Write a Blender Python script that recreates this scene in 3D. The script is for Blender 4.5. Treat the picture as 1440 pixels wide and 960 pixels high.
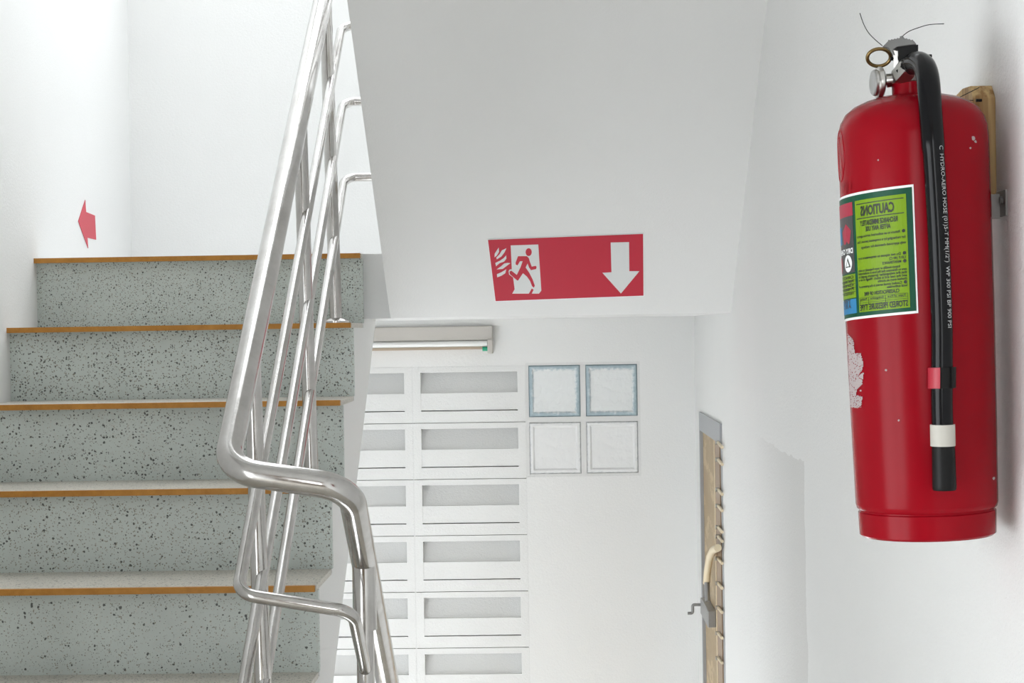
import bpy, bmesh, math, random
from mathutils import Vector, Matrix
random.seed(7)
for o in list(bpy.data.objects): bpy.data.objects.remove(o, do_unlink=True)
S = bpy.context.scene
COL = S.collection
# ---------------------------------------------------------------- camera (fitted to the stair, wall and railing lines)
F, YAW, PITCH, ROLL = 2561.1, .0228, .0068, .0154
EZ = 1.3132                                   # eye height above the corridor floor (z = 0)
EYE = Vector((0, 0, EZ))
_c, _s = math.cos(YAW), math.sin(YAW)
FW = Vector((-_s*math.cos(PITCH), _c*math.cos(PITCH), -math.sin(PITCH)))
_r = Vector((_c, _s, 0)); _u = _r.cross(FW)
RT = _r*math.cos(ROLL) - _u*math.sin(ROLL)
UP = _r*math.sin(ROLL) + _u*math.cos(ROLL)
cam = bpy.data.cameras.new('camera'); cam_o = bpy.data.objects.new('camera', cam); COL.objects.link(cam_o)
cam.sensor_width = 36; cam.sensor_fit = 'HORIZONTAL'; cam.lens = F/1440*36; cam.clip_start = .05
M3 = Matrix((RT, UP, -FW)).transposed()
cam_o.matrix_world = Matrix.Translation(EYE) @ M3.to_4x4()
S.camera = cam_o
# ---------------------------------------------------------------- light: overcast sky through unseen openings, some added for light
W = bpy.data.worlds.new('sky'); S.world = W; W.use_nodes = True
bg = W.node_tree.nodes['Background']; bg.inputs[0].default_value = (.93, .97, 1, 1); bg.inputs[1].default_value = 6.6
S.view_settings.view_transform = 'Standard'; S.view_settings.look = 'None'; S.view_settings.gamma = 1
S.view_settings.use_curve_mapping = False; S.view_settings.exposure = -0.08
def portal(name, loc, rot, sx, sy):
    l = bpy.data.lights.new(name, 'AREA'); l.shape = 'RECTANGLE'; l.size = sx; l.size_y = sy; l.cycles.is_portal = True
    o = bpy.data.objects.new(name, l); COL.objects.link(o); o.location = loc; o.rotation_euler = rot
    return o

# ---------------------------------------------------------------- measured layout, z relative to the eye
D, H = .26, .1908
Y1, Z1, OV = 4.969, .2132, .0264
XL, XS, XR, YB = -1.4227, -.5216, .4727, 6.1335
YS, ZS, XSL = 4.8532, .0345, -.434
SL = H/D
NST = 8
ZF = Z1 - NST*H            # corridor floor
ZLOW = ZF - NST*H          # lower landing
ZTOP = Z1 + NST*H          # next floor
YF = Y1 - (NST-1)*D        # first riser of the flight
ZC1 = ZTOP - .2            # corridor ceiling
ZC2 = 3.1                  # stairwell ceiling
YFRONT = -2.0
DY0, DY1, DZ = 5.164, 5.908, -.277     # door in the right wall

def ray(px, py): return FW + RT*((px-720)/F) - UP*((py-480)/F)
def hX(px, py, X): d = ray(px, py); d = d*(X/d.x); return Vector((X, d.y, d.z))
def hY(px, py, Y): d = ray(px, py); d = d*(Y/d.y); return Vector((d.x, Y, d.z))
def hP(px, py, P, N): d = ray(px, py); return d*(P.dot(N)/d.dot(N))

# ---------------------------------------------------------------- materials
def mat(name, col, rough=.5, metal=0, **kw):
    m = bpy.data.materials.new(name); m.use_nodes = True
    b = m.node_tree.nodes['Principled BSDF']
    b.inputs['Base Color'].default_value = (*col, 1); b.inputs['Roughness'].default_value = rough; b.inputs['Metallic'].default_value = metal
    for k, v in kw.items(): b.inputs[k].default_value = v
    return m
def nodes(m): return m.node_tree.nodes, m.node_tree.links, m.node_tree.nodes['Principled BSDF']
def noise(nt, scale, detail=4, rough=.6, vec=None):
    n = nt.nodes.new('ShaderNodeTexNoise'); n.inputs['Scale'].default_value = scale; n.inputs['Detail'].default_value = detail; n.inputs['Roughness'].default_value = rough
    if vec is not None: nt.links.new(vec, n.inputs['Vector'])
    return n
def ramp(nt, src, stops):
    r = nt.nodes.new('ShaderNodeValToRGB'); e = r.color_ramp.elements
    while len(e) < len(stops): e.new(.5)
    for el, (p, c) in zip(e, stops): el.position = p; el.color = (*c, 1) if len(c) == 3 else c
    nt.links.new(src, r.inputs[0]); return r
def mix(nt, fac, a, b, mode='MIX'):
    n = nt.nodes.new('ShaderNodeMix'); n.data_type = 'RGBA'; n.blend_type = mode
    if isinstance(fac, (int, float)): n.inputs[0].default_value = fac
    else: nt.links.new(fac, n.inputs[0])
    for i, v in ((6, a), (7, b)):
        if isinstance(v, tuple): n.inputs[i].default_value = (*v, 1)
        else: nt.links.new(v, n.inputs[i])
    return n.outputs[2]
def math_n(nt, op, a, b=None, clamp=False):
    n = nt.nodes.new('ShaderNodeMath'); n.operation = op; n.use_clamp = clamp
    for i, v in ((0, a), (1, b)):
        if v is None: continue
        if isinstance(v, (int, float)): n.inputs[i].default_value = v
        else: nt.links.new(v, n.inputs[i])
    return n.outputs[0]
def coord(nt, kind='Object'):
    return nt.nodes.new('ShaderNodeTexCoord').outputs[kind]
def bump(nt, h, strength, dist=.01):
    b = nt.nodes.new('ShaderNodeBump'); b.inputs['Strength'].default_value = strength; b.inputs['Distance'].default_value = dist
    nt.links.new(h, b.inputs['Height']); nt.links.new(b.outputs[0], nt.nodes['Principled BSDF'].inputs['Normal'])

def plaster(name, col, rgh=.75, bs=.25, patch=False):
    m = mat(name, col, rgh); nt = m.node_tree; N, L, B = nodes(m); c = coord(nt)
    n1 = noise(nt, 1.3, 5, .55, c); n2 = noise(nt, 160, 4, .7, c)
    r = ramp(nt, n1.outputs[0], [(.3, tuple(v*.965 for v in col)), (.7, col)])
    out = r.outputs[0]
    if patch:      # an old repair in the plaster beside the door, with a ragged edge
        sx = N.new('ShaderNodeSeparateXYZ'); L.new(c, sx.inputs[0])
        mp_ = N.new('ShaderNodeMapping'); mp_.inputs['Scale'].default_value = (1, .35, 1); L.new(c, mp_.inputs[0]); nn = noise(nt, 12, 4, .6, mp_.outputs[0]); ed = math_n(nt, 'MULTIPLY', math_n(nt, 'SUBTRACT', nn.outputs[0], .5), .10)
        yy = math_n(nt, 'ADD', sx.outputs[1], ed); zz = math_n(nt, 'ADD', sx.outputs[2], math_n(nt, 'MULTIPLY', ed, .8))
        a = math_n(nt, 'GREATER_THAN', yy, 3.47)
        b2 = math_n(nt, 'MULTIPLY', math_n(nt, 'SUBTRACT', 4.35, yy), 1.4, True)
        z_ = math_n(nt, 'LESS_THAN', zz, EZ-.262)
        f = math_n(nt, 'MULTIPLY', math_n(nt, 'MULTIPLY', a, b2), z_)
        out = mix(nt, math_n(nt, 'MULTIPLY', f, .5), out, (.62, .61, .59))
    L.new(out, B.inputs['Base Color'])
    bump(nt, n2.outputs[0], bs, .004)
    return m
def terrazzo(name, base, warm=0):
    m = mat(name, base, .38); nt = m.node_tree; N, L, B = nodes(m); c = coord(nt)
    cl = noise(nt, 5, 4, .6, c)
    out = ramp(nt, cl.outputs[0], [(.3, tuple(v*.9 for v in base)), (.7, tuple(min(1, v*1.08) for v in base))]).outputs[0]
    for sc, thr, cut, colr in ((138, .28, .72, (.03, .032, .03)), (230, .30, .60, (.10, .105, .10)), (190, .33, .66, (.56, .58, .54)), (260, .32, .55, (.24, .22, .17))):
        v = N.new('ShaderNodeTexVoronoi'); v.inputs['Scale'].default_value = sc
        mp = N.new('ShaderNodeMapping'); mp.inputs['Location'].default_value = (sc*.37, sc*.11, sc*.23)
        wn = noise(nt, sc*.8, 2, .5, c)
        ad = N.new('ShaderNodeMixRGB'); ad.blend_type = 'ADD'; ad.inputs[0].default_value = .006
        L.new(c, ad.inputs[1]); L.new(wn.outputs[1], ad.inputs[2])
        L.new(ad.outputs[0], mp.inputs[0]); L.new(mp.outputs[0], v.inputs['Vector'])
        sp = N.new('ShaderNodeSeparateColor'); L.new(v.outputs['Color'], sp.inputs[0])
        near = math_n(nt, 'LESS_THAN', v.outputs['Distance'], math_n(nt, 'MULTIPLY', sp.outputs[1], thr*1.5))
        pick = math_n(nt, 'GREATER_THAN', sp.outputs[0], cut)
        out = mix(nt, math_n(nt, 'MULTIPLY', math_n(nt, 'MULTIPLY', near, pick), .88), out, colr)
    L.new(out, B.inputs['Base Color'])
    return m
WHITE = (.86, .86, .85)
M = {}
M['wall'] = plaster('white_wall_plaster', WHITE)
M['wall_r'] = plaster('white_wall_plaster_rough', WHITE, .8, .55, True)
M['tanwall'] = plaster('tan_brown_wall_paint', (.30, .21, .13))
M['soffit'] = plaster('white_soffit_paint', (.80, .80, .79))
M['block'] = plaster('white_painted_concrete', (.84, .84, .83), .8, .4)
M['terr'] = terrazzo('grey_green_terrazzo', (.57, .62, .585))
M['tread'] = terrazzo('worn_beige_terrazzo', (.60, .565, .50))
m = M['nose'] = mat('ochre_nosing', (.42, .19, .035), .45, 0, **{'Specular IOR Level': .3}); nt = m.node_tree
L_ = noise(nt, 30, 4, .7, coord(nt)); nt.links.new(ramp(nt, L_.outputs[0], [(.3, (.42, .18, .028)), (.7, (.56, .26, .05))]).outputs[0], nt.nodes['Principled BSDF'].inputs['Base Color'])
m = M['steel'] = mat('polished_stainless_steel', (.78, .765, .74), .16, 1); nt = m.node_tree
n_ = noise(nt, 40, 5, .7, coord(nt)); nt.links.new(ramp(nt, n_.outputs[0], [(.3, (.10,)*3), (.75, (.26,)*3)]).outputs[0], nt.nodes['Principled BSDF'].inputs['Roughness'])
n2_ = noise(nt, 9, 5, .7, coord(nt)); nt.links.new(ramp(nt, n2_.outputs[0], [(.3, (.46, .44, .42)), (.6, (.60, .585, .57))]).outputs[0], nt.nodes['Principled BSDF'].inputs['Base Color'])
M['chrome'] = mat('dull_chrome', (.55, .54, .52), .28, 1)
M['lens'] = mat('grey_gauge_glass', (.27, .27, .26), .2)
M['galv'] = mat('dull_zinc', (.30, .29, .28), .5, 1)
M['cast'] = mat('cast_grey_metal', (.20, .20, .195), .5, .8)
M['brass'] = mat('dark_brass', (.20, .135, .055), .3, 1)
M['black'] = mat('black_rubber', (.004, .004, .005), .18, 0, **{'Specular IOR Level': .2})
M['blackp'] = mat('black_plastic', (.006, .006, .006), .45, 0, **{'Specular IOR Level': .2})
m = M['red'] = mat('red_enamel', (.27, .003, .009), .22, 0, **{'Specular IOR Level': .11}); nt = m.node_tree
n_ = noise(nt, 6, 4, .6, coord(nt)); nt.links.new(ramp(nt, n_.outputs[0], [(.3, (.25, .0025, .009)), (.7, (.30, .0035, .011))]).outputs[0], nt.nodes['Principled BSDF'].inputs['Base Color'])
M['red_dark'] = mat('dark_red_cap', (.25, .008, .012), .35)
M['redclip'] = mat('red_plastic_clip', (.42, .02, .04), .4)
M['sticker_red'] = mat('red_sticker', (.50, .015, .04), .5, 0, **{'Specular IOR Level': .25})
M['arrow_red'] = mat('red_arrow_film', (.62, .06, .09), .5)
M['paper'] = mat('white_print', (.85, .86, .86), .5)
M['offwhite'] = mat('off_white_tape', (.52, .50, .45), .55)
M['dgreen'] = mat('dark_green_print', (.004, .07, .035), .4, 0, **{'Specular IOR Level': .25})
M['lime'] = mat('lime_print', (.185, .32, .008), .4, 0, **{'Specular IOR Level': .25})
M['ink'] = mat('black_print', (.015, .02, .012), .45)
M['dkgrey'] = mat('charcoal_print', (.05, .05, .05), .4)
M['pinkred'] = mat('pink_red_print', (.38, .02, .05), .45)
M['signwhite'] = mat('greyish_white_film', (.68, .69, .69), .5)  # greyer than the white print
M['blue'] = mat('cyan_blue_print', (.02, .20, .42), .45)
M['chip'] = plaster('bare_primer', (.46, .38, .38), .7, .5)
M['hosetext'] = mat('pale_grey_print', (.5, .5, .5), .5)
m = M['wood'] = mat('pale_wood', (.55, .40, .20), .6); nt = m.node_tree
wv = nt.nodes.new('ShaderNodeTexNoise'); mp = nt.nodes.new('ShaderNodeMapping'); mp.inputs['Scale'].default_value = (160, 160, 6)
nt.links.new(coord(nt), mp.inputs[0]); nt.links.new(mp.outputs[0], wv.inputs[0]); wv.inputs['Scale'].default_value = 1
nt.links.new(ramp(nt, wv.outputs[0], [(.35, (.30, .16, .05)), (.6, (.58, .40, .18))]).outputs[0], nt.nodes['Principled BSDF'].inputs['Base Color'])
m = M['door'] = mat('tan_door_paint', (.47, .34, .17), .45); nt = m.node_tree
c_ = coord(nt); mp = nt.nodes.new('ShaderNodeMapping'); mp.inputs['Scale'].default_value = (1, 1.6, 5); nt.links.new(c_, mp.inputs[0])
n_ = noise(nt, 2.2, 5, .65, mp.outputs[0]); nt.links.new(ramp(nt, n_.outputs[0], [(.42, (.36, .25, .125)), (.54, (.40, .285, .145)), (.57, (.52, .39, .22)), (.75, (.50, .37, .20))]).outputs[0], nt.nodes['Principled BSDF'].inputs['Base Color'])
M['dframe'] = mat('grey_steel_frame', (.40, .41, .43), .4, .3)
M['latch'] = mat('grey_latch_metal', (.34, .34, .34), .4, .6)
M['cream'] = mat('cream_paint', (.78, .66, .46), .4)
M['brown'] = mat('brown_painted_bar', (.30, .20, .12), .4)
M['lampbody'] = plaster('beige_grey_enamel', (.58, .55, .51), .45, .05)
M['tube'] = mat('white_glass_tube', (.88, .88, .86), .15)
M['tan_line'] = mat('tan_reflector_edge', (.52, .42, .32), .5)
M['green'] = mat('green_plastic', (.02, .38, .22), .4)
M['mortar'] = plaster('white_mortar', (.80, .80, .79), .85, .4)
def glassblock(name, edge, face, width, amt):
    m = mat(name, face, .12); nt = m.node_tree; N, L, B = nodes(m)
    g = coord(nt, 'Generated'); sx = N.new('ShaderNodeSeparateXYZ'); L.new(g, sx.inputs[0])
    def ed(o): return math_n(nt, 'SUBTRACT', .5, math_n(nt, 'ABSOLUTE', math_n(nt, 'SUBTRACT', o, .5)))
    e = math_n(nt, 'MINIMUM', ed(sx.outputs[0]), ed(sx.outputs[2]))
    nz = noise(nt, 9, 5, .7, coord(nt, 'Object')); nz.inputs['Scale'].default_value = 60
    e2 = math_n(nt, 'ADD', e, math_n(nt, 'MULTIPLY', math_n(nt, 'SUBTRACT', nz.outputs[0], .5), .16))
    r = ramp(nt, e2, [(0, tuple(v*.85 for v in edge)), (width*.5, edge), (width, face)])
    L.new(mix(nt, amt, face, r.outputs[0]), B.inputs['Base Color'])
    n3 = noise(nt, 38, 3, .5, coord(nt, 'Object')); bump(nt, n3.outputs[0], .35, .01)
    return m
M['gb_blue'] = glassblock('blue_edged_glass', (.42, .52, .57), (.80, .82, .82), .11, 1)
M['gb_clear'] = glassblock('pale_glass', (.78, .79, .80), (.84, .845, .845), .04, 1)  # lower row: face and edges set paler than the upper row

# ---------------------------------------------------------------- mesh helpers
class MB:
    def __init__(s): s.v = []; s.f = []
    def add(s, vs, fs):
        n = len(s.v); s.v += [tuple(v) for v in vs]; s.f += [tuple(i+n for i in f) for f in fs]; return s
    def box(s, x0, x1, y0, y1, z0, z1):
        return s.add([(x, y, z) for x in (x0, x1) for y in (y0, y1) for z in (z0, z1)],
                     [(0, 1, 3, 2), (4, 6, 7, 5), (0, 4, 5, 1), (2, 3, 7, 6), (0, 2, 6, 4), (1, 5, 7, 3)])
    def prism(s, pts, vec):
        n = len(pts); vec = Vector(vec)
        return s.add([Vector(p) for p in pts]+[Vector(p)+vec for p in pts],
                     [tuple(range(n))[::-1], tuple(range(n, 2*n))]+[(i, (i+1) % n, n+(i+1) % n, n+i) for i in range(n)])
    def tube(s, pts, r, seg=14, closed=False, cap=True):
        pts = [Vector(p) for p in pts]; n = len(pts); rr = r if isinstance(r, (list, tuple)) else [r]*n
        t0 = (pts[1]-pts[0]).normalized(); a = t0.orthogonal().normalized(); rings = []
        for i in range(n):
            if closed: t = (pts[(i+1) % n]-pts[i-1]).normalized()
            else: t = ((pts[min(i+1, n-1)]-pts[i]).normalized()+(pts[i]-pts[max(i-1, 0)]).normalized()).normalized()
            a = (a - t*a.dot(t)).normalized(); b = t.cross(a)
            rings.append([pts[i]+(a*math.cos(2*math.pi*k/seg)+b*math.sin(2*math.pi*k/seg))*rr[i] for k in range(seg)])
        vs = [v for R_ in rings for v in R_]; fs = []
        for i in range(n if closed else n-1):
            j = (i+1) % n
            for k in range(seg): fs.append((i*seg+k, i*seg+(k+1) % seg, j*seg+(k+1) % seg, j*seg+k))
        if cap and not closed: fs += [tuple(range(seg))[::-1], tuple(range((n-1)*seg, n*seg))]
        return s.add(vs, fs)
    def lathe(s, prof, seg=48, mtx=None):
        # prof: (r, z) from bottom to top
        vs = []; fs = []
        for r, z in prof:
            for k in range(seg): a = 2*math.pi*k/seg; vs.append(Vector((r*math.cos(a), r*math.sin(a), z)))
        n = len(prof)
        for i in range(n-1):
            for k in range(seg): fs.append((i*seg+k, i*seg+(k+1) % seg, (i+1)*seg+(k+1) % seg, (i+1)*seg+k))
        fs += [tuple(range(seg))[::-1], tuple(range((n-1)*seg, n*seg))]
        if mtx is not None: vs = [mtx @ v for v in vs]
        return s.add(vs, fs)
    def build(s, name, m, parent=None, smooth=False, bevel=0, rel=True, **props):
        me = bpy.data.meshes.new(name); off = EZ if rel else 0
        me.from_pydata([(x, y, z+off) for x, y, z in s.v], [], s.f)
        bm = bmesh.new(); bm.from_mesh(me); bmesh.ops.recalc_face_normals(bm, faces=bm.faces)
        if smooth:
            for f in bm.faces: f.smooth = True
            for e in bm.edges:
                if len(e.link_faces) == 2 and e.calc_face_angle(0) > .7: e.smooth = False
        bm.to_mesh(me); bm.free()
        me.materials.append(M[m] if isinstance(m, str) else m)
        o = bpy.data.objects.new(name, me); COL.objects.link(o)
        if bevel:
            b = o.modifiers.new('bevel', 'BEVEL'); b.width = bevel; b.segments = 2; b.limit_method = 'ANGLE'
        if parent is not None:
            o.parent = parent
            if rel: o.matrix_parent_inverse = parent.matrix_basis.inverted()
        for k, v in props.items(): o[k] = v
        return o
def empty(name, loc, **props):
    o = bpy.data.objects.new(name, None); o.empty_display_size = .1; COL.objects.link(o); o.location = loc
    o.matrix_basis = Matrix.Translation(Vector(loc))
    for k, v in props.items(): o[k] = v
    return o
def fillet(pts, rad, n=8):
    pts = [Vector(p) for p in pts]; out = [pts[0]]
    rads = rad if isinstance(rad, (list, tuple)) else [rad]*len(pts)
    for i in range(1, len(pts)-1):
        a = (pts[i-1]-pts[i]); b = (pts[i+1]-pts[i]); la, lb = a.length, b.length; a.normalize(); b.normalize()
        ang = a.angle(b); t = min(rads[i]/math.tan(ang/2), la*.49, lb*.49); r = t*math.tan(ang/2)
        ctr = pts[i]+(a+b).normalized()*(r/math.sin(ang/2)); p0 = pts[i]+a*t; p1 = pts[i]+b*t
        u = p0-ctr; w = p1-ctr; tot = u.angle(w)
        for k in range(n+1):
            q = k/n; out.append(ctr+(u*math.sin((1-q)*tot)+w*math.sin(q*tot))/math.sin(tot))
    out.append(pts[-1]); return out
def dense(pts, step=.25):
    out = [pts[0]]
    for a, b in zip(pts, pts[1:]):
        n = max(1, int((b-a).length/step))
        for k in range(1, n+1): out.append(a.lerp(b, k/n))
    return out
ST = dict(kind='structure')

# ================================================================ SETTING
T = .18
def wall_holes(axis, c0, c1, u0, u1, z0, z1, holes):
    """wall slab between c0 and c1 along axis ('X' or 'Y'); holes = (ua,ub,za,zb)"""
    mb = MB(); us = sorted({u0, u1, *[h[0] for h in holes], *[h[1] for h in holes]}); zs = sorted({z0, z1, *[h[2] for h in holes], *[h[3] for h in holes]})
    for a, b in zip(us, us[1:]):
        run = None
        for c, d in zip(zs, zs[1:]):
            um, zm = (a+b)/2, (c+d)/2
            if any(h[0] < um < h[1] and h[2] < zm < h[3] for h in holes): continue
            if axis == 'X': mb.box(c0, c1, a, b, c, d)
            else: mb.box(a, b, c0, c1, c, d)
    return mb
# unseen windows, placed and sized for the daylight they let in
WB = (-1.1, .2, 1.4, 2.7)      # back wall, above the half landing
WLo = (-.85, .20, ZLOW+.25, -1.33) # back wall, lower landing
WL = (-.3, 1.55, -1.25, .30)        # left wall, beside the corridor
WL2 = (3.85, 4.35, ZLOW+.35, -1.6)   # left wall, lower landing; added to brighten the lower right wall
WF = (-.75, .1, -.35, .9)         # window at the corridor end
# vent block and glass block field in the back wall
VP = .0 
v_tl = hY(583, 516, YB); v_br = hY(739, 594, YB)
BW, BH = .382, .190
VX1 = hY(740, 600, YB).x; VZ1 = hY(740, 513.5, YB).z
NC, NR = 3, 8
VX0 = VX1 - NC*BW; VZ0 = VZ1 - NR*BH
GX0 = VX1 + .001; GS = .192; GX1 = GX0 + 2*GS; GZ1 = VZ1 + .008; GZ0 = GZ1 - 2*GS
wall_holes('Y', YB, YB+T, XL-T, XR+T, ZLOW-.1, ZC2, [WB, (VX0, VX1, VZ0, VZ1), (GX0, GX1, GZ0, GZ1), (WLo[0], WLo[1], ZLOW+.25, min(-1.33, VZ0-.02))]).build('wall_back', 'wall', None, **ST)
wall_back = bpy.data.objects['wall_back']
wall_holes('X', XL-T, XL, YFRONT, YB, ZLOW-.1, ZC2, [WL, WL2]).build('wall_left', 'wall', None, **ST)
wall_right = wall_holes('X', XR, XR+T, YFRONT, YB, ZLOW-.1, ZC2, [(DY0, DY1, ZLOW, DZ)]).build('wall_right', 'wall_r', None, **ST)
wall_holes('Y', YFRONT-T, YFRONT, XL-T, XR+T, ZF-.1, ZC1+.2, [WF]).build('wall_front', 'tanwall', None, **ST)
MB().box(XL, XR, YFRONT, YF+OV, ZF-.2, ZF).build('floor', 'tread', None, **ST)
MB().box(XL, XR, 5.0, YB, ZLOW-.1, ZLOW).build('floor_lower_landing', 'tread', None, **ST)
lp = MB().box(XL, XR, Y1+OV+.02, YB, ZS, Z1)
lp.build('floor_half_landing', 'soffit', None, **ST)
MB().box(XL, XR, YFRONT, 3.05, ZC1, ZTOP).build('ceiling', 'soffit', None, **ST)
SKY = (XL+.18, XR-.18, 4.3, YB-.18)  # unseen skylight, added to brighten the walls and treads below
cb = MB().box(XL-T, XR+T, 2.9, SKY[2], ZC2, ZC2+.15).box(XL-T, XR+T, SKY[3], YB+T, ZC2, ZC2+.15).box(XL-T, SKY[0], SKY[2], SKY[3], ZC2, ZC2+.15).box(SKY[1], XR+T, SKY[2], SKY[3], ZC2, ZC2+.15)
cb.build('ceiling_stairwell', 'soffit', None, **ST)
cb = MB()
for k in range(5): xx = SKY[0]+(SKY[1]-SKY[0])*k/4; cb.box(xx-.02, xx+.02, SKY[2], SKY[3], ZC2+.05, ZC2+.09)
cb.build('added_skylight', 'dframe', None, **ST)  # bars of the added skylight
portal('window_portal', ((SKY[0]+SKY[1])/2, (SKY[2]+SKY[3])/2, ZC2+.14+EZ), (0, 0, 0), SKY[1]-SKY[0], SKY[3]-SKY[2])
MB().box(XL-T, XR+T, 2.87, 3.05, ZTOP, ZC2+.15).build('wall_upper_front', 'wall', None, **ST)
# beam along the top of the lower back wall
zb = hY(760, 456.5, YB).z
MB().box(XL, XR, YB-.03, YB, zb, ZS).build('trim_1', 'wall', None, **ST)
# window frames
def win(name, axis, c, u0, u1, z0, z1):
    e = MB(); t = .04
    bars = [(u0, u0+t, z0, z1), (u1-t, u1, z0, z1), (u0+t, u1-t, z0, z0+t), (u0+t, u1-t, z1-t, z1), ((u0+u1)/2-t/2, (u0+u1)/2+t/2, z0+t, z1-t)]
    for a, b, p, q in bars:
        if axis == 'X': e.box(c-.025, c+.025, a, b, p, q)
        else: e.box(a, b, c-.025, c+.025, p, q)
    return e.build(name, 'dframe', None, **ST)
win('window_1', 'Y', YB+.09, *WB)
win('window_2', 'X', XL-.09, *WL)
win('added_window', 'X', XL-.09, *WL2)  # frame of the opening added for light at the lower landing
portal('window_portal', (XL-.15, (WL2[0]+WL2[1])/2, (WL2[2]+WL2[3])/2+EZ), (0, -math.pi/2, 0), WL2[3]-WL2[2], WL2[1]-WL2[0])
wl_top = min(-1.33, VZ0-.02)
win('window_3', 'Y', YB+.09, WLo[0], WLo[1], ZLOW+.25, wl_top)
portal('window_portal', ((WB[0]+WB[1])/2, YB+.15, (WB[2]+WB[3])/2+EZ), (-math.pi/2, 0, 0), WB[1]-WB[0], WB[3]-WB[2])
portal('window_portal', (XL-.15, (WL[0]+WL[1])/2, (WL[2]+WL[3])/2+EZ), (0, -math.pi/2, 0), WL[3]-WL[2], WL[1]-WL[0])
portal('window_portal', ((WLo[0]+WLo[1])/2, YB+.15, (ZLOW+.25+wl_top)/2+EZ), (-math.pi/2, 0, 0), WLo[1]-WLo[0], wl_top-ZLOW-.25)
portal('window_portal', ((WF[0]+WF[1])/2, YFRONT-.15, (WF[2]+WF[3])/2+EZ), (math.pi/2, 0, 0), WF[1]-WF[0], WF[3]-WF[2])

# ---- concrete vent blocks (pieces of the back wall)
def vent_mesh():
    w, h = BW-.003, BH-.0022; sx = .026; zt, zbm = h/2-.019, -h/2+.038    # opening
    mb = MB(); d = .10
    mb.box(-w/2, -w/2+sx, 0, d, -h/2, h/2).box(w/2-sx, w/2, 0, d, -h/2, h/2)
    mb.box(-w/2+sx, w/2-sx, 0, d, zt, h/2).box(-w/2+sx, w/2-sx, 0, d, -h/2, zbm)
    return mb
def louvre_mesh():
    w, h = BW-.003, BH-.0022; sx = .026; zt, zbm = h/2-.019, -h/2+.038
    x0, x1 = -w/2+sx, w/2-sx
    zs = zt-.070
    mb = MB()
    # front lip, then a slat sloping up to the back; a narrow slit is left under the lip
    pts = [(x0, .003, zbm+.003), (x0, .003, zs), (x0, .016, zs), (x0, .062, zt+.001), (x0, .099, zt+.001), (x0, .099, zbm-.001), (x0, .05, zbm-.001), (x0, .05, zbm+.003)]
    mb.prism(pts, (x1-x0, 0, 0)); return mb
first = None
for r in range(NR):
    for c in range(NC):
        ctr = Vector((VX0+BW*(c+.5), YB, VZ1-BH*(r+.5)+EZ))
        if first is None:
            vb = vent_mesh().build('vent_block', 'block', None, rel=False); lv = louvre_mesh().build('louvre_slat', 'block', vb, rel=False)
            first = (vb, lv); vb['label'] = 'white painted concrete vent block with a sloping louvre slot'
        else:
            vb = first[0].copy(); COL.objects.link(vb); lv = first[1].copy(); COL.objects.link(lv); lv.parent = vb
        vb.parent = wall_back; vb.location = ctr
mb = MB(); mb.box(VX0, VX1, YB+.0025, YB+.03, VZ0, VZ0+.003)
for r in range(1, NR): mb.box(VX0, VX1, YB+.014, YB+.09, VZ1-BH*r-.0025, VZ1-BH*r+.0025)
for c in range(1, NC): mb.box(VX0+BW*c-.003, VX0+BW*c+.003, YB+.0012, YB+.09, VZ0, VZ1)
mb.box(VX0, VX1, YB+.0025, YB+.09, VZ1-.0025, VZ1); mb.box(VX1-.0025, VX1, YB+.0012, YB+.09, VZ0, VZ1)
mb.build('mortar_joint', 'mortar', wall_back)
# ---- glass blocks
def gb_mesh():
    g = GS-.018; h = g/2; mb = MB(); b = .008
    ring = lambda y, k: [(-k, y, -k), (k, y, -k), (k, y, k), (-k, y, k)]
    vs = ring(.085, h)+ring(.006, h)+ring(-.001, h-.004)+ring(-.002, h-.012)+ring(.003, h-.018)
    fs = [(3, 2, 1, 0)]
    for i in range(4):
        for k in range(4): fs.append((i*4+k, i*4+(k+1) % 4, (i+1)*4+(k+1) % 4, (i+1)*4+k))
    fs.append((16, 17, 18, 19)); return mb.add(vs, fs)
for r in range(2):
    g0 = None
    for c in range(2):
        if g0 is None: g = g0 = gb_mesh().build('glass_block', 'gb_blue' if r == 0 else 'gb_clear', None, rel=False)
        else: g = g0.copy(); COL.objects.link(g)
        g.parent = wall_back; g.location = (GX0+GS*(c+.5), YB, GZ1-GS*(r+.5)+EZ)
        g['label'] = 'glass block with blue-grey rippled edges' if r == 0 else 'pale glass block'
mb = MB(); k = .009
for i in range(3): mb.box(GX0+GS*i-(k if i else 0), GX0+GS*i+(k if i < 2 else 0), YB+.001, YB+.09, GZ0, GZ1)
for i in range(3):
    for c in range(2): mb.box(GX0+GS*c+k, GX0+GS*(c+1)-k, YB+.001, YB+.09, GZ0+GS*i-(k if i else 0), GZ0+GS*i+(k if i < 2 else 0))
mb.build('mortar_joint', 'mortar', wall_back)

# ================================================================ STAIRS
def N_(i): return Y1-(i-1)*D, Z1-(i-1)*H
NOSE = .012
st = empty('stair_flight', (XL, YF, EZ+ZF), label='grey-green terrazzo stair flight with ochre nosing strips rising to the half landing', kind='structure')
NH = .0125
for i in range(1, NST+1):
    y, z = N_(i)
    MB().box(XL, XS, y+OV, y+OV+.02, z-H, z-NH).build('riser', 'terr', st)
    if i > 1: MB().box(XL, XS-.002, y+.012, y+D+OV, z-NH, z).build('tread', 'tread', st)
    else: MB().box(XL, XS-.002, y+.012, y+OV+.02, z-NH, z).build('tread', 'tread', st)
    MB().box(XL, XS-.004, y, y+.012, z-NH, z+.001).build('nosing_strip', 'nose', st)
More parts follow.
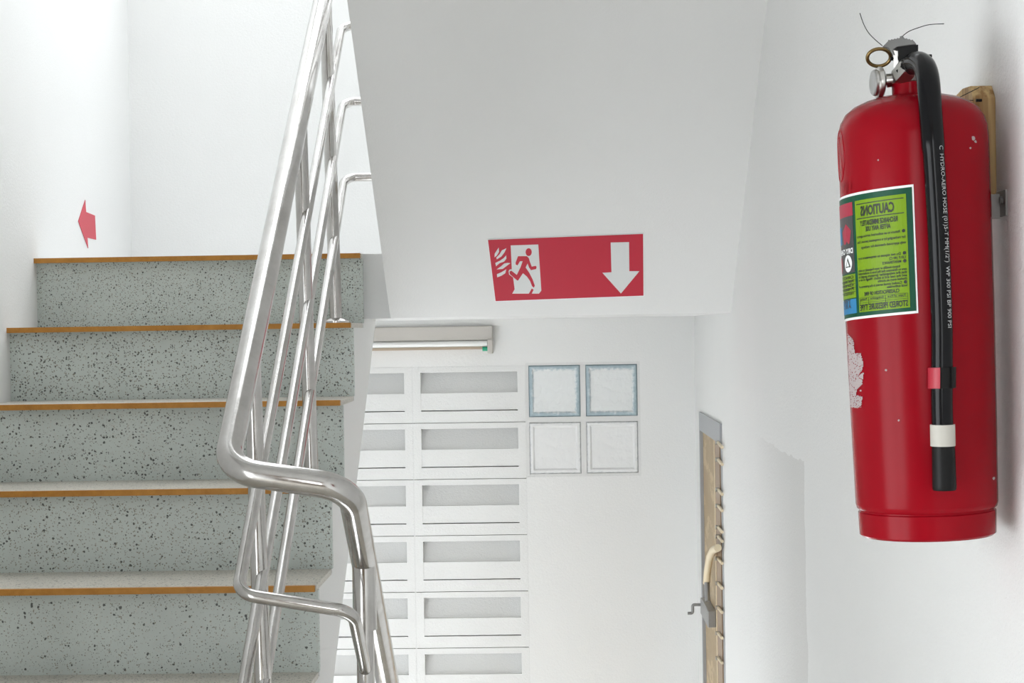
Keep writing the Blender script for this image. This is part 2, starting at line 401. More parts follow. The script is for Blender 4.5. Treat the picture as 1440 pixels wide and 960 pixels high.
# waist slabs built step by step: (y0, y1, top) with an underside line
def strips(items, under, x0, x1):
    mb = MB()
    for y0, y1, zt0, zt1 in items:
        mb.prism([(x0, y0, under(y0)), (x0, y1, under(y1)), (x0, y1, zt1), (x0, y0, zt0)], (x1-x0, 0, 0))
    return mb
wz = hX(505, 663, XS)
zl = lambda y: max(wz.z + SL*(y-wz.y), ZF-.2)       # underside of the flight, read from its white side face
it = []
for i in range(2, NST+1):
    y, z = N_(i); it.append((y+OV+.02, y+D+OV+.02, z-NH, z-NH))
it.append((Y1+OV+.02, 5.42, ZS, ZS))
strips(it, zl, XL, XS-.003).build('waist_slab', 'wall', st)
# flight that returns overhead: its underside is the sloping soffit
up = empty('upper_stair_flight', (XSL, Y1, EZ+Z1), label='upper stair flight with smooth grey-white sloping underside above the lower landing', kind='structure')
NUP = 8
us = lambda y: ZS+SL*(YS-y) if y < YS else ZS
it = [(YS, Y1, Z1+H-.03, Z1+H-.03), (Y1, Y1+OV+.02, Z1, Z1), (Y1-D, YS, Z1+H-.03, Z1+H-.03)]
for j in range(2, NUP):
    y = Y1-(j-1)*D; it.append((max(y-D, 3.05), y, Z1+j*H-.03, Z1+j*H-.03))
strips(it, us, XSL, XR).build('soffit_slab', 'soffit', up)
for j in range(1, NUP):
    y = Y1-(j-1)*D; z = Z1+j*H
    MB().box(XSL, XR, y-D, y+.015, z-.03, z).build('tread', 'tread', up)
# flight going down from the corridor to the lower landing
dn = empty('lower_stair_flight', (XSL, YF, EZ+ZF), label='terrazzo stair flight going down to the lower landing beside the door', kind='structure')
ds = lambda y: max(ZF-.45-SL*(y-YF-OV), ZLOW-.1)
it = []
for j in range(1, NST):
    y = YF+OV+(j-1)*D; it.append((y, y+D, ZF-j*H-.03, ZF-j*H-.03))
strips(it, ds, XSL, XR).build('waist_slab', 'soffit', dn)
for j in range(1, NST):
    y = YF+OV+(j-1)*D; z = ZF-j*H
    MB().box(XSL, XR, y, y+D+.015, z-.03, z).build('tread', 'tread', dn)

# ================================================================ RAILING
XH, XD = -.5817, -.362
ZH = 1.0803
rl = empty('stair_railing', (XH, YF+.3, EZ+ZF), label='polished stainless steel tube railing winding around the stairwell', category='railing')
HR, TR, PR = .0245, .0118, .0165
ytop = 4.985
XP = -.567                                  # balusters and thin rails stand a little inside the handrail
def railpath(dz, ynear, rad, XH=XH):
    z = lambda y: ZH+dz+SL*(y-5)
    zt_ = z(ytop); zn = z(ynear)
    p = [Vector((XD, 3.2, zt_+SL*(ytop-3.2))), Vector((XD, ytop, zt_)), Vector((XH, ytop, zt_)), Vector((XH, ynear, zn)), Vector((XD, ynear, zn-.035)), Vector((XD, 4.9, zn-.035-SL*(4.9-ynear)))]
    return dense(fillet(p, [0, .035, .035, rad, rad, 0]), .12)
DZs = [0, -.232, -.440, -.647]
YN = 3.20
MB().tube(railpath(0, YN, .062), HR, 24).build('handrail', 'steel', rl, True)
for dz in DZs[1:]: MB().tube(railpath(dz, YN+.015, .035, XP), TR, 16).build('rail', 'steel', rl, True)
def tread_z(y):
    for i in range(1, NST+1):
        yy, z = N_(i)
        if y >= yy: return z
    return ZF
def post(X, y, zbot, ztop, Xt=None):
    p = MB().tube([(X, y, zbot), (X if Xt is None else Xt, y, ztop)], PR, 20).build('post', 'steel', rl, True)
    MB().lathe([(.034, 0), (.034, .006), (.026, .012), (PR+.001, .014)], 24, Matrix.Translation((X, y, zbot))).build('base_flange', 'steel', p, True)
for y in (3.50, 4.225, 4.745):
    post(XP, y, tread_z(y), ZH+SL*(y-5)-.012, XH)
zn0 = ZH+SL*(YN-5)-.035
for y in (3.41, 4.1, 4.8):
    k = int((y-(YF+OV))/D)+1
    post(XD, y, ZF-k*H, zn0-SL*(y-YN)-.005)
# coupling sleeve where the descending handrail meets its first post
MB().tube([(XD, 3.41, zn0-SL*(3.41-YN)-.13), (XD, 3.41, zn0-SL*(3.41-YN)+.004)], HR-.002, 20).build('sleeve', 'steel', rl, True)

# ================================================================ RED ARROW on the left wall
A = [(119.4, 281), (120.6, 298), (133, 303), (134.7, 337), (122.5, 334), (123.5, 349), (109.7, 311)]
MB().prism([hX(x, y, XL+.0005) for x, y in A], (.0015, 0, 0)).build('arrow_sign', 'arrow_red', None, label='red arrow sticker on the white wall above the stairs', category='sign')

# ================================================================ EXIT SIGN on the sloping soffit
SN = Vector((0, -SL, -1)).normalized(); SP = Vector((0, YS, ZS))     # soffit normal points down and to the camera
def sof(px, py, off): return hP(px, py, SP+SN*off, SN)
def z5(pts): return [(660+x/5.333, 310+y/5.333) for x, y in pts]
def splate(name, m, pts, o0, o1, parent):
    return MB().prism([sof(x, y, o1) for x, y in pts], SN*(o0-o1)).build(name, m, parent)
c0 = sof(795, 376, 0)
sg = empty('exit_sign', (c0.x, c0.y, c0.z+EZ), label='red fire exit sign with running figure, flames and white down arrow', category='sign')
splate('backing', 'paper', z5([(134, 141), (1308, 96), (1311, 568), (192, 610)]), .0003, .0015, sg)
splate('panel', 'sticker_red', z5([(140, 147), (1303, 102), (1306, 563), (197, 604)]), .0015, .0022, sg)
splate('door_symbol', 'signwhite', z5([(310, 187), (517, 180), (540, 525), (522, 548), (322, 548), (340, 515), (330, 440), (318, 360)]), .0022, .0026, sg)
splate('foot_outline', 'signwhite', z5([(294, 380), (302, 368), (318, 366), (340, 385), (345, 440), (330, 428), (298, 404)]), .0022, .0026, sg)
hd = [(445+23*math.cos(a*math.pi/10), 237+29*math.sin(a*math.pi/10)) for a in range(20)]
splate('figure_head', 'sticker_red', z5(hd), .0026, .0029, sg)
body = [(365, 268), (432, 268), (446, 282), (456, 315), (468, 346), (498, 340), (505, 350), (500, 364), (462, 372), (447, 350), (437, 322), (422, 352), (450, 393), (474, 440), (491, 488), (484, 503), (470, 492), (455, 452), (432, 420), (402, 395), (367, 448), (360, 450), (304, 402), (301, 384), (314, 376), (356, 408), (384, 350), (400, 305), (380, 305), (362, 336), (348, 330), (347, 316)]
splate('figure_body', 'sticker_red', z5(body), .0026, .0029, sg)
splate('figure_piece', 'sticker_red', z5([(468, 510), (482, 518), (468, 549), (446, 549)]), .0026, .0029, sg)  # small red printed piece below the figure
for fl in ([(220, 203), (223, 235), (206, 262), (189, 276), (190, 250), (206, 225)],
           [(278, 208), (264, 238), (240, 270), (206, 291), (202, 278), (226, 254), (244, 224)],
           [(277, 260), (278, 286), (260, 308), (226, 320), (200, 343), (195, 318), (232, 300), (258, 282)],
           [(307, 320), (280, 340), (250, 363), (206, 366), (236, 345), (262, 322), (286, 318)],
           [(277, 366), (270, 395), (240, 414), (209, 426), (207, 402), (240, 388)]):
    splate('flame', 'signwhite', z5(fl), .0022, .0026, sg)
splate('down_arrow', 'signwhite', z5([(1060, 165), (1198, 162), (1200, 380), (1275, 380), (1137, 547), (998, 392), (1066, 388)]), .0022, .0026, sg)

# ================================================================ DOOR in the right wall
dr = empty('door_1', (XR, (DY0+DY1)/2, EZ+ZLOW), kind='structure', label='tan door with grey steel frame at the lower landing')
hh = .058
MB().box(XR-.006, XR+.09, DY0, DY1, DZ-hh, DZ).build('frame_header', 'dframe', dr)
ys0, ys1 = hX(1015.5, 760, XR).y, hX(1009, 760, XR).y
MB().box(XR-.001, XR+.09, DY0, ys0, ZLOW, DZ-hh).build('frame_jamb', 'dframe', dr)
MB().box(XR-.006, XR+.09, DY1-.03, DY1, ZLOW, DZ-hh).build('frame_jamb', 'dframe', dr)
leaf = MB().box(XR+.004, XR+.04, ys1, DY1-.03, ZLOW+.01, DZ-hh).build('door_leaf', 'door', dr)
MB().box(XR-.004, XR+.05, ys0, ys1, ZLOW+.01, DZ-hh).build('edge_bar', 'brown', dr)
MB().box(XR-.006, XR+.003, ys1, ys1+.015, ZLOW+.01, DZ-hh).build('edge_bead', 'cream', dr)
for py in (626, 650, 692, 715, 745, 758, 789, 824, 858, 894, 929):
    a = hX(1010, py-4, XR-.008); b = hX(1015.5, py+3, XR-.008)
    MB().tube([a, b], .0045, 8).build('lattice_link', 'cream', dr)
    MB().tube([a-Vector((.008, 0, 0)), a+Vector((.004, 0, 0))], .006, 8).build('rivet', 'chrome', dr)
hp = [hX(*p, XR-.02) for p in ((1009.5, 770), (1003, 773), (998, 783), (995, 800), (993.5, 819))]
MB().tube(dense(fillet(hp, .1), .02), .011, 10).build('pull_handle', 'cream', dr, True)
a, b = hX(985, 843, XR-.02), hX(996, 864, XR-.02)
lt = MB().box(XR-.022, XR+.004, b.y, a.y-.02, hY(990, 865, 5.72).z, hY(990, 842, 5.72).z).build('latch', 'latch', dr, bevel=.003)
p0 = hX(994, 819, XR-.02); MB().tube([p0, hX(995, 845, XR-.02)], .008, 8).build('latch_rod', 'latch', lt)
yy = a.y-.03
q = [hY(px, py, yy) for px, py in ((986, 850), (974, 850), (974, 862), (967, 862))]
MB().tube(dense(fillet(q, .006), .02), .0048, 8).build('lever', 'latch', lt, True)

# ================================================================ FLUORESCENT BATTEN on the back wall
Yl = YB-.03
a, b = hY(526, 459, Yl), hY(692.5, 456.5, Yl)
x1 = b.x; x0 = x1-.62; zt = b.z; zh = hY(690, 478, Yl).z; zt2 = hY(600, 484, Yl).z; zr = hY(600, 489.5, Yl).z
fx = empty('wall_lamp', ((x0+x1)/2, YB, zt+EZ), label='beige fluorescent batten lamp with white tube above the vent blocks', category='lamp')
MB().box(x0, x1, YB-.045, YB, zh, zt-.003).build('housing', 'lampbody', fx, bevel=.003)
MB().tube([(x0+.02, YB-.045, zt2), (x1-.018, YB-.045, zt2)], .0095, 12).build('tube', 'tube', fx, True)
MB().box(x0, x1-.02, YB-.03, YB, zr-.006, zr+.003).build('reflector_edge', 'tan_line', fx)
for xa in (x0, x1-.017): MB().box(xa, xa+.017, YB-.06, YB, hY(690, 497, Yl).z, zh+.002).build('lamp_holder', 'lampbody', fx, bevel=.002)
MB().tube([(x1-.034, YB-.046, zt2-.018), (x1-.017, YB-.046, zt2-.018)], .0075, 12).build('starter', 'green', fx)

# ================================================================ FIRE EXTINGUISHER
YE = 1.909; PPM = F/YE                      # pixels per metre at its distance
base = hY(1304.5, 752, YE)
phi = math.atan2(base.x, base.y)
tilt = Matrix.Rotation(-.0235, 4, 'Y')
EM = Matrix.Translation(base+Vector((0, 0, EZ))) @ tilt @ Matrix.Rotation(-phi, 4, 'Z')
ex = empty('fire_extinguisher', (0, 0, 0), label='red fire extinguisher with black hose and green caution label hung on the white wall', category='fire extinguisher')
ex.matrix_basis = EM
def lz(y): return (752-y)/PPM
def lx(x, y): return (x-(1304.5-(752-y)*.039))/PPM
def epart(mb, name, m, parent=ex, smooth=True, bevel=0):
    o = mb.build(name, m, None, smooth, bevel, rel=False); o.parent = parent; return o
prof = [(60, 748), (90, 751), (93.5, 748), (94.5, 720), (94.5, 717), (92.5, 715.5), (92.5, 714), (96, 711), (97.5, 705), (99.5, 600), (102, 450), (103, 300), (103.3, 198), (102.2, 184), (99, 172), (92, 160), (80, 150.5), (64, 143.5), (45, 138.5), (27, 136)]
PR_ = [(r/PPM, lz(y)) for r, y in prof]
epart(MB().lathe(PR_, 96), 'cylinder_body', 'red')
def rad(z):
    for (r0, z0), (r1, z1) in zip(PR_[7:], PR_[8:]):
        if z0 <= z <= z1: return r0+(r1-r0)*(z-z0)/max(1e-9, z1-z0)
    return PR_[12][0]
cx = lx(1276, 128)
epart(MB().lathe([(25/PPM, lz(138)), (25/PPM, lz(120)), (23/PPM, lz(118))], 40, Matrix.Translation((cx*.3, 0, 0))), 'neck', 'red')
cx *= .3
valve = epart(MB().lathe([(25/PPM, lz(120)), (26/PPM, lz(119)), (25/PPM, lz(115)), (17/PPM, lz(110)), (15/PPM, lz(95)), (15/PPM, lz(80)), (12/PPM, lz(70))], 32, Matrix.Translation((cx, 0, 0))), 'valve', 'chrome')
# cylindrical mapping: s = angle, z = height, off = height above the paint
def cyl(th, z, off): r = rad(z)+off; return Vector((r*math.sin(th), -r*math.cos(th), z))
def px_th(x, y): return math.asin(max(-1, min(1, lx(x, y)/rad(lz(y)))))
SKW = .055
def lcyl(th, z, off): return cyl(th, z+SKW*th*rad(z), off)      # the label sits slightly askew
def patch(name, m, t0, t1, z0, z1, off, parent, thick=.0004):
    n = max(2, int(abs(t1-t0)/.06)); mb = MB(); vs = []
    for k in range(n+1):
        t = t0+(t1-t0)*k/n
        vs += [lcyl(t, z0, off), lcyl(t, z1, off), lcyl(t, z1, off-thick), lcyl(t, z0, off-thick)]
    fs = []
    for k in range(n):
        for a in range(4): fs.append((k*4+a, k*4+(a+1) % 4, k*4+4+(a+1) % 4, k*4+4+a))
    fs += [(3, 2, 1, 0), (n*4, n*4+1, n*4+2, n*4+3)]
    return epart(mb.add(vs, fs), name, m, parent, False)
RAD = math.radians
LT, LB = lz(268), lz(441)
t_r = RAD(-.6); t_l = RAD(-112)
label = patch('label', 'paper', t_l, t_r, LB, LT, .0006, ex)
patch('label_border', 'dgreen', t_l, t_r-.022, LB+.0025, LT-.0025, .0009, label)
PT1, PT0 = t_r-.10, RAD(-50.5)
PZ1, PZ0 = LT-.0085, LB+.0065
patch('caution_panel', 'lime', PT0, PT1, PZ0, PZ1, .0012, label)
CT1, CT0 = RAD(-54), RAD(-104)
hgt = PZ1-PZ0
def zf(f): return PZ1-hgt*f
patch('title_block', 'pinkred', CT0, CT1, zf(.12), zf(0), .0012, label)
patch('picture_block', 'dkgrey', CT0, CT1, zf(.63), zf(.12), .0012, label)
def disc(tc, zc, r, m, name, off, sides=24, rot=0):
    mb = MB(); vs = [lcyl(tc, zc, off)]+[lcyl(tc+r*math.sin(rot+2*math.pi*k/sides)/rad(zc), zc+r*math.cos(rot+2*math.pi*k/sides), off) for k in range(sides)]
    return epart(mb.add(vs, [(0, k+1, (k+1) % sides+1) for k in range(sides)]), name, m, label, False)
disc(RAD(-65), zf(.285), .0115, 'pinkred', 'fire_mark', .0014, 5)
patch('blue_strip', 'blue', RAD(-90), RAD(-77), zf(.36), zf(.2), .0014, label)
patch('table_block', 'lime', CT0, CT1, zf(.86), zf(.645), .0012, label)
patch('blue_block', 'blue', CT0, CT1, zf(1), zf(.87), .0012, label)
disc(RAD(-64), zf(.545), .0088, 'paper', 'seal', .0014)
disc(RAD(-64), zf(.55), .0068, 'ink', 'seal_triangle', .0016, 3)
disc(RAD(-64), zf(.553), .0040, 'paper', 'seal_triangle_core', .0018, 3)
disc(RAD(-84), zf(.545), .0085, 'pinkred', 'seal', .0014)
# writing: the photograph shows it reversed left to right, so it is laid out reversed
_dg = None
def text_pts(body, size, bold=0):
    cu = bpy.data.curves.new('t', 'FONT'); cu.body = body; cu.size = size; cu.resolution_u = 2; cu.offset = bold
    ob = bpy.data.objects.new('t', cu); COL.objects.link(ob)
    dg = bpy.context.evaluated_depsgraph_get(); dg.update(); ev = ob.evaluated_get(dg); me = ev.to_mesh()
    vs = [v.co.copy() for v in me.vertices]; fs = [tuple(p.vertices) for p in me.polygons]; ev.to_mesh_clear()
    bpy.data.objects.remove(ob); bpy.data.curves.remove(cu); return vs, fs
def label_text(body, cap, t_right, t_left, z, m, name='print', bold=0, off=.0016, fit=True):
    """reversed line of text from angle t_right (its first letter) to t_left, baseline z, capital height cap"""
    vs, fs = text_pts(body, cap/.69, bold*cap)
    w = max(v.x for v in vs); k = (t_right-t_left)*rad(z)/w if fit else 1
    out = []
    for v in vs: out.append(lcyl(t_right-v.x*k/rad(z), z+v.y, off))
    return epart(MB().add(out, fs), name, m, label, False)
pw = PT1-PT0; pt = lambda f: PT1-pw*f       # fraction across the panel, from its right edge
def rule(f, a=.04, b=.96, th=.0006): patch('rule', 'ink', pt(b), pt(a), zf(f)-th/2, zf(f)+th/2, .0015, label, .0002)
rule(.035, th=.0009); rule(.165, th=.0009)
label_text('CAUTIONS', .0094, pt(.2), pt(.86), zf(.142), 'ink', bold=.05)
label_text('RECHARGE IMMEDIATELY', .0050, pt(.15), pt(.88), zf(.232), 'ink', bold=.04)
label_text('AFTER ANY USE', .0046, pt(.28), pt(.76), zf(.285), 'ink', bold=.04)
def bullet(f): disc(pt(.06), zf(f)+.0014, .0017, 'ink', 'bullet', .0016, 12)
def line(f, s, a=.03, b=.97, h=.0026, bold=.03): label_text(s, h, pt(a), pt(b), zf(f), 'ink', bold=bold)
bullet(.335); line(.335, 'Return to an authorized service agency', .12)
line(.385, 'for recharging by a competent person. Use'); line(.435, 'only approved chemicals for recharge', .03, .88)
bullet(.53); line(.53, 'Do not expose to temperature over', .12); line(.565, '120 F (49 C)', .03, .32)
bullet(.60); line(.60, 'MAINTENANCE', .12, .45)
line(.64, 'Inspect monthly or more frequently to make', .14); line(.668, 'sure to determine that the hose is unobstructed'); line(.696, 'that the extinguisher (pressure gauge) is'); line(.724, 'and the seal and is intact. Weigh it or a'); line(.752, 'checked every six months', .03, .55)
bullet(.785); line(.785, 'Conduct annual service in the presence of', .12); line(.812, 'local authorities', .03, .38)
line(.858, 'CLASSIFICATION OF FIRE', .17, .85, .0036, .04)
for f in (.872, .90, .918, .936): rule(f, .03, .97, .0003)
for a in (.03, .42, .76, .97): patch('rule', 'ink', pt(a)-.002, pt(a)+.002, zf(.936), zf(.872), .0015, label, .0002)
line(.893, 'Type of Fire', .06, .38, .0018); line(.893, 'Extinguisher', .45, .73, .0018); line(.893, 'Rating', .79, .95, .0018)
label_text('STORED PRESSURE TYPE', .0058, pt(.03), pt(.97), zf(.985), 'ink', bold=.04)
label_text('DRY CHEMICAL', .0050, RAD(-55), RAD(-96), zf(.455), 'paper', bold=.05)
for f, s in ((.685, 'CAPACITY'), (.72, 'Net weight'), (.755, 'Gross'), (.79, 'Pressure'), (.83, 'TESTED AT')): label_text(s, .003, RAD(-56), RAD(-80), zf(f), 'ink', bold=.03)
for f in (.70, .735, .77, .805): patch('rule', 'ink', CT0, CT1, zf(f)-.0002, zf(f)+.0002, .0015, label, .0002)
for f, s in ((.91, 'TYPE'), (.95, 'A B C')): label_text(s, .0042, RAD(-62), RAD(-78), zf(f), 'dkgrey', bold=.03)
# raised maker's mark on the paint
zc = lz(218)
ring = [cyl(RAD(-76)+.030*math.cos(a*math.pi/12)/rad(zc)*.5, zc+.027*math.sin(a*math.pi/12), -.0003) for a in range(24)]
epart(MB().tube(ring, .0011, 6, True), 'raised_emblem', 'red')
for a in (-.4, .4): epart(MB().tube([cyl(RAD(-76)+a*.3, zc-.018, -.0003), cyl(RAD(-76), zc+.02, -.0003)], .001, 6), 'raised_emblem', 'red')
vs, fs = text_pts('TIJV', .013)
epart(MB().add([cyl(RAD(-52)-v.x/rad(zc)*1.2, lz(268)+v.y, .0007) for v in vs], fs), 'raised_lettering', 'red', ex, False)
# paint worn off beside the label
outl = [(95, 65), (125, 100), (130, 150), (155, 150), (165, 190), (160, 215), (143, 238), (166, 225), (160, 270), (140, 290), (135, 312), (161, 320), (155, 362), (115, 366), (105, 340), (100, 270), (90, 200), (85, 120)]
outl = [(1160+x/2.825, 440+y/2.825) for x, y in outl]
def inside(x, y, P):
    c = False
    for (xa, ya), (xb, yb) in zip(P, P[1:]+P[:1]):
        if (ya > y) != (yb > y) and x < (xb-xa)*(y-ya)/(yb-ya)+xa: c = not c
    return c
mb = MB()
gy = 466.0
while gy < 572:
    gx = 1188.0
    while gx < 1221:
        if inside(gx+.5, gy+.5, outl) and random.random() > .1 and (gx-(1304.5-(752-gy)*.039)) > -98.5:
            mb.add([cyl(px_th(gx+a, gy+b), lz(gy+b), .0007) for a, b in ((0, 0), (1.05, 0), (1.05, 1.05), (0, 1.05))], [(0, 1, 2, 3)])
        gx += 1
    gy += 1
epart(mb, 'worn_paint', 'chip', ex, False)
for (x, y, r) in ((1363, 208, 3), (1366, 212, 2), (1359, 221, 1.5), (1238, 232, 1.2), (1266, 585, 1.3), (1249, 517, 1.6), (1392, 671, 2), (1214, 545, 1.5)):
    pl = [(x+r*random.uniform(.6, 1.2)*math.cos(a), y+r*random.uniform(.6, 1.3)*math.sin(a)) for a in [k*math.pi/4 for k in range(8)]]
    epart(MB().add([cyl(px_th(*p), lz(p[1]), .0005) for p in pl], [tuple(range(8))]), 'paint_chip', 'chip', ex, False)
# gauge (disc facing left), stub, safety ring, lever, coupling
def P(x, y, d=0): return Vector((lx(x, y), d, lz(y)))
g0 = P(1241, 117, -.004)
gax = (Vector((-1, -.30, .02))).normalized()
def axis_mtx(o, ax): return Matrix.Translation(o) @ ax.to_track_quat('Z', 'Y').to_matrix().to_4x4()
R1 = 22.5/PPM
gauge = epart(MB().lathe([(R1*.35, -.001), (R1*.9, 0), (R1, .0015), (R1, .0045), (R1*.95, .006), (R1*.82, .0065), (R1*.82, .009)], 36, axis_mtx(g0, gax)), 'pressure_gauge', 'chrome')
epart(MB().lathe([(R1*.8, .006), (R1*.8, .0095), (R1*.74, .0105), (R1*.3, .0108)], 36, axis_mtx(g0, gax)), 'gauge_lens', 'lens', gauge)
epart(MB().tube([P(1240, 115, -.003), P(1246, 114, 0), P(1247, 114, 0), P(1268, 113, 0)], [7/PPM, 7/PPM, 10/PPM, 9/PPM], 14), 'gauge_stem', 'chrome', gauge)
rc = P(1236.5, 83, -.012); e1 = Vector((1, .15, .03)).normalized(); e2 = Vector((0, -.6, .72)).normalized()
epart(MB().tube([rc+e1*(16/PPM*math.cos(a*math.pi/16))+e2*(14/PPM*math.sin(a*math.pi/16)) for a in range(32)], 2.6/PPM, 10, True), 'pull_ring', 'brass')
epart(MB().tube([P(1252, 86, -.012), P(1308, 83, .004)], 2.6/PPM, 8), 'safety_pin', 'blackp')
# valve head
hw = .0125
head = epart(MB().prism([P(1262, 70, -hw), P(1290, 69, -hw), P(1289, 92, -hw), P(1264, 102, -hw)], (0, 2*hw, 0)), 'lever_carrier', 'blackp', ex, False)
lev = epart(MB().prism([P(1241, 69, -hw-.002), P(1250, 60.5, -hw-.002), P(1268, 58, -hw-.002), P(1284, 63.5, -hw-.002), P(1288, 69, -hw-.002), P(1262, 70.5, -hw-.002), P(1256, 74, -hw-.002), P(1259, 82, -hw-.002), P(1255, 80, -hw-.002), P(1250, 72, -hw-.002)], (0, 2*hw+.004, 0)), 'lever', 'cast', ex, False, .0008)
for x in range(1250, 1286, 4):
    y0 = 60.6-(x-1250)*.14 if x < 1268 else 58+(x-1268)*.34
    epart(MB().tube([P(x, y0, -hw), P(x, y0, hw)], 1.2/PPM, 6), 'grip_rib', 'cast', lev)
epart(MB().tube([P(1268, 58, -.004), P(1267, 54, -.004)], 2.4/PPM, 8), 'lever_boss', 'cast', lev)
epart(MB().prism([P(1256, 74, -hw), P(1261, 76, -hw), P(1264, 104, -hw), P(1257, 106, -hw)], (0, .004, 0)), 'side_strut', 'chrome', ex, False)
# hose path: out of the valve toward the camera side, over and down the front
hr = 15.5/PPM
def hose_pt(x, y, off): z = lz(463+(y-463)/1.047); r = rad(min(z, PR_[12][1]))+off; X = lx(x, y); return Vector((X, -math.sqrt(max(1e-9, r*r-X*X)), z))
hp = [P(1271, 106, -.014), P(1276, 101, -.018), P(1284, 97.5, -.027), P(1291, 99, -.040), P(1298, 107, -.054), P(1302, 120, -.066), P(1304.5, 141, -.077), P(1306.5, 172, -.0835)]
hp += [hose_pt(1309, 200, .0125), hose_pt(1313, 260, .0125), hose_pt(1317, 330, .0125), hose_pt(1320, 400, .0125), hose_pt(1322, 460, .0125), hose_pt(1322.5, 520, .0125), hose_pt(1322.5, 560, .0125), hose_pt(1323.5, 600, .0125)]
def catmull(p, n=6):
    out = []
    for i in range(len(p)-1):
        a, b, c, d = p[max(0, i-1)], p[i], p[i+1], p[min(len(p)-1, i+2)]
        for k in range(n):
            t = k/n; out.append(.5*((2*b)+(c-a)*t+(2*a-5*b+4*c-d)*t*t+(3*b-a-3*c+d)*t**3))
    out.append(p[-1]); return out
hpath = catmull(hp)
nn = len(hpath)
hose = epart(MB().tube(hpath, [hr*(.94 if i < 12 else 1.0 if i < 50 else .93) for i in range(nn)], 20), 'hose', 'black')
epart(MB().tube([P(1265, 112, -.008), P(1268, 110, -.011), P(1278, 101, -.020), P(1280, 99.5, -.022)], [14/PPM, 16.5/PPM, 16.5/PPM, 15/PPM], 6), 'hose_nut', 'chrome', hose, False)
nz0 = hose_pt(1324, 600, .0125); nz1 = hose_pt(1326.5, 689, .0125)
epart(MB().tube([nz0, nz0.lerp(nz1, .9), nz0.lerp(nz1, .97), nz1], [15/PPM, 16/PPM, 16/PPM, 15/PPM], 20), 'nozzle', 'blackp', hose)
tp0, tp1 = hose_pt(1323.5, 597, .0125), hose_pt(1324.2, 627, .0125)
epart(MB().tube([tp0, tp1], 16.6/PPM, 20), 'tape_band', 'offwhite', hose)
# clip: red plastic strap around the hose
ca = hose_pt(1322.5, 517, .0125); cb = hose_pt(1322.5, 546, .0125)
clip = epart(MB().tube([ca, cb], 16.4/PPM, 20), 'hose_clip', 'blackp', hose)
mb = MB()
for sgn, m_, nm in ((-1, 'redclip', 'clip_jaw'), (1, 'blackp', 'clip_jaw')):
    mb = MB(); ring0 = []; n = 10
    for zc_, P0 in ((0, ca), (1, cb)):
        for k in range(n+1):
            a = math.pi*.5+sgn*(RAD(8)+RAD(92)*k/n) if sgn < 0 else math.pi*.5+(RAD(50)+RAD(60)*k/n)
            # angle 90 deg faces the camera (-y)
            vx, vy = (math.cos(a) if sgn > 0 else -math.cos(-a+math.pi)), -math.sin(a)
            if sgn < 0: vx = -abs(math.sin(RAD(8)+RAD(92)*k/n)); vy = -math.cos(RAD(8)+RAD(92)*k/n)
            else: vx = abs(math.sin(RAD(45)+RAD(60)*k/n)); vy = -math.cos(RAD(45)+RAD(60)*k/n)
            for rr in (16.0, 18.5): ring0.append(P0+Vector((vx, vy, 0))*(rr/PPM))
    w = 2*(n+1); fs = []
    for k in range(n):
        a = 2*k; fs += [(a, a+2, w+a+2, w+a), (a+1, w+a+1, w+a+3, a+3), (a, a+1, a+3, a+2), (w+a, w+a+2, w+a+3, w+a+1)]
    fs += [(0, w, w+1, 1), (2*n, 2*n+1, w+2*n+1, w+2*n)]
    epart(mb.add(ring0, fs), nm, m_, clip)
# white lettering running down the hose, reversed as in the photograph
vs, fs = text_pts('C  HYDRO-AERO HOSE (01)5-T MM(1/2")  WP 300 PSI BP 900 PSI', .0066)
w = max(v.x for v in vs); ys, ye = 220.0, 462.0
cum = [0]
for a, b in zip(hpath, hpath[1:]): cum.append(cum[-1]+(b-a).length)
def on_hose(zv, ang, off):
    for a, b in zip(hpath[20:], hpath[21:]):
        if b.z <= zv <= a.z:
            q = a.lerp(b, (a.z-zv)/max(1e-9, a.z-b.z)); return q+Vector((math.sin(ang), -math.cos(ang), 0))*(hr+off)
    return hpath[-1]
out = []
for v in vs:
    zv = lz(ys)+(lz(ye)-lz(ys))*v.x/w; out.append(on_hose(zv, RAD(40)+(v.y-.002)/hr, .0003))
epart(MB().add(out, fs), 'hose_print', 'hosetext', hose, False)
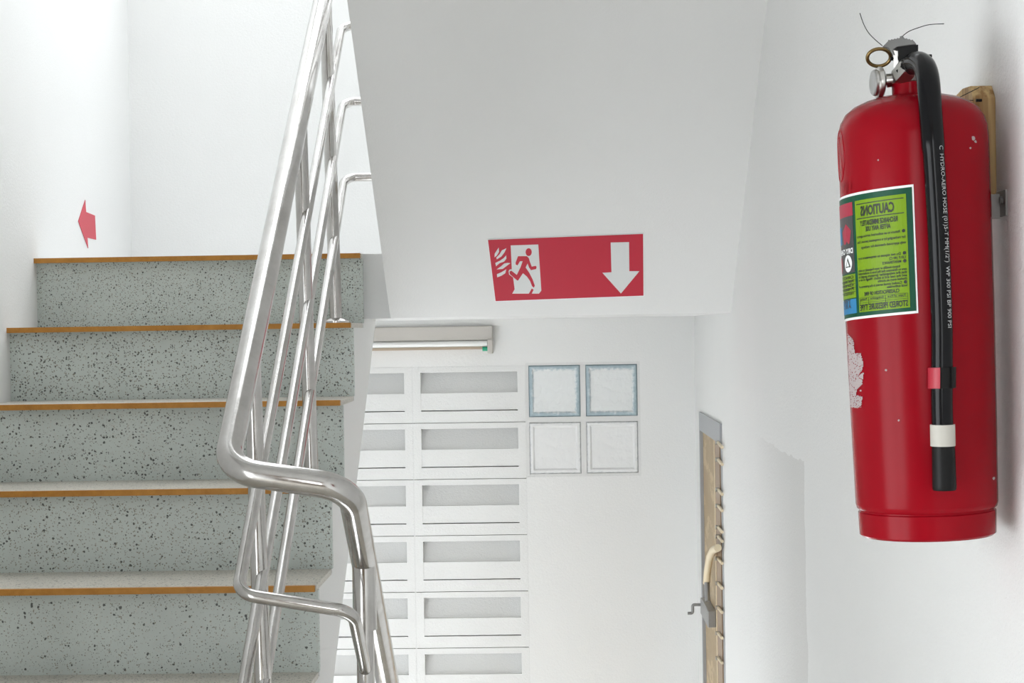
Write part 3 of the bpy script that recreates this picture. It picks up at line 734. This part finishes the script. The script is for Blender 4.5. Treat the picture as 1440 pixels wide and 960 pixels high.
# wooden batten, nail wire and steel bracket that carry it
def WX(px, py, off): return hX(px, py, XR-off)
ya = hX(1396, 200, XR).y; 
wt, wb = hY(1380, 123, 1.99).z, hY(1392, 275, 1.97).z
y0w, y1w = 1.945, 2.045; dx = .024
pts = [(XR-dx, y0w, wb), (XR-dx, y0w, wt-.016), (XR-dx, y0w+.014, wt-.002), (XR-dx, y0w+.05, wt), (XR-dx, y1w-.01, wt-.004), (XR-dx, y1w, wt-.014), (XR-dx, y1w, wb)]
bat = MB().prism(pts, (dx, 0, 0)).build('wall_batten', 'wood', None, bevel=.0015, label='pale wooden batten fixed to the wall behind the fire extinguisher', category='batten')
nl = hX(1376.5, 141, XR-dx)
MB().tube([nl-Vector((.003, 0, 0)), nl+Vector((.003, 0, 0))], .0016, 8).build('nail', 'blackp', bat)
b0, b1 = hX(1412, 268, XR), hX(1412, 304, XR)
br = empty('wall_bracket', (XR, b0.y, b1.z+EZ), label='small folded steel bracket screwed to the wall beside the extinguisher', category='bracket')
yb0 = hX(1416, 285, XR).y; 
MB().box(XR-.0025, XR, yb0-.004, yb0+.035, b1.z, b0.z).build('wall_plate', 'galv', br)
MB().box(XR-.030, XR-.0025, yb0+.020, yb0+.0225, b1.z-.002, b0.z-.003).build('arm', 'galv', br)
MB().tube([(XR-.0055, yb0+.008, (b0.z+b1.z)/2+.003), (XR-.002, yb0+.008, (b0.z+b1.z)/2+.003)], .004, 10).build('screw', 'cast', br)
wires = [[(1241, 65), (1232, 57), (1222, 46), (1215, 33), (1210, 18)], [(1268, 54), (1277, 48), (1290, 44), (1305, 41), (1325, 41.5)]]
for wv in wires:
    pts_ = catmull([P(x, y, -.002-.001*i) for i, (x, y) in enumerate(wv)], 5)
    epart(MB().tube(pts_, .00042, 6), 'seal_wire', 'blackp')
wn = EM.inverted() @ (nl+Vector((-.006, 0, EZ)))
wu = EM.inverted() @ (hX(1377, 123, XR-dx-.004)+Vector((0, 0, EZ)))
epart(MB().tube([P(1300, 137, .03), P(1338, 140, .045), wn], .0005, 6), 'hanging_wire', 'blackp')
epart(MB().tube([P(1300, 150, .03), P(1338, 141, .045), wu], .0005, 6), 'hanging_wire', 'blackp')
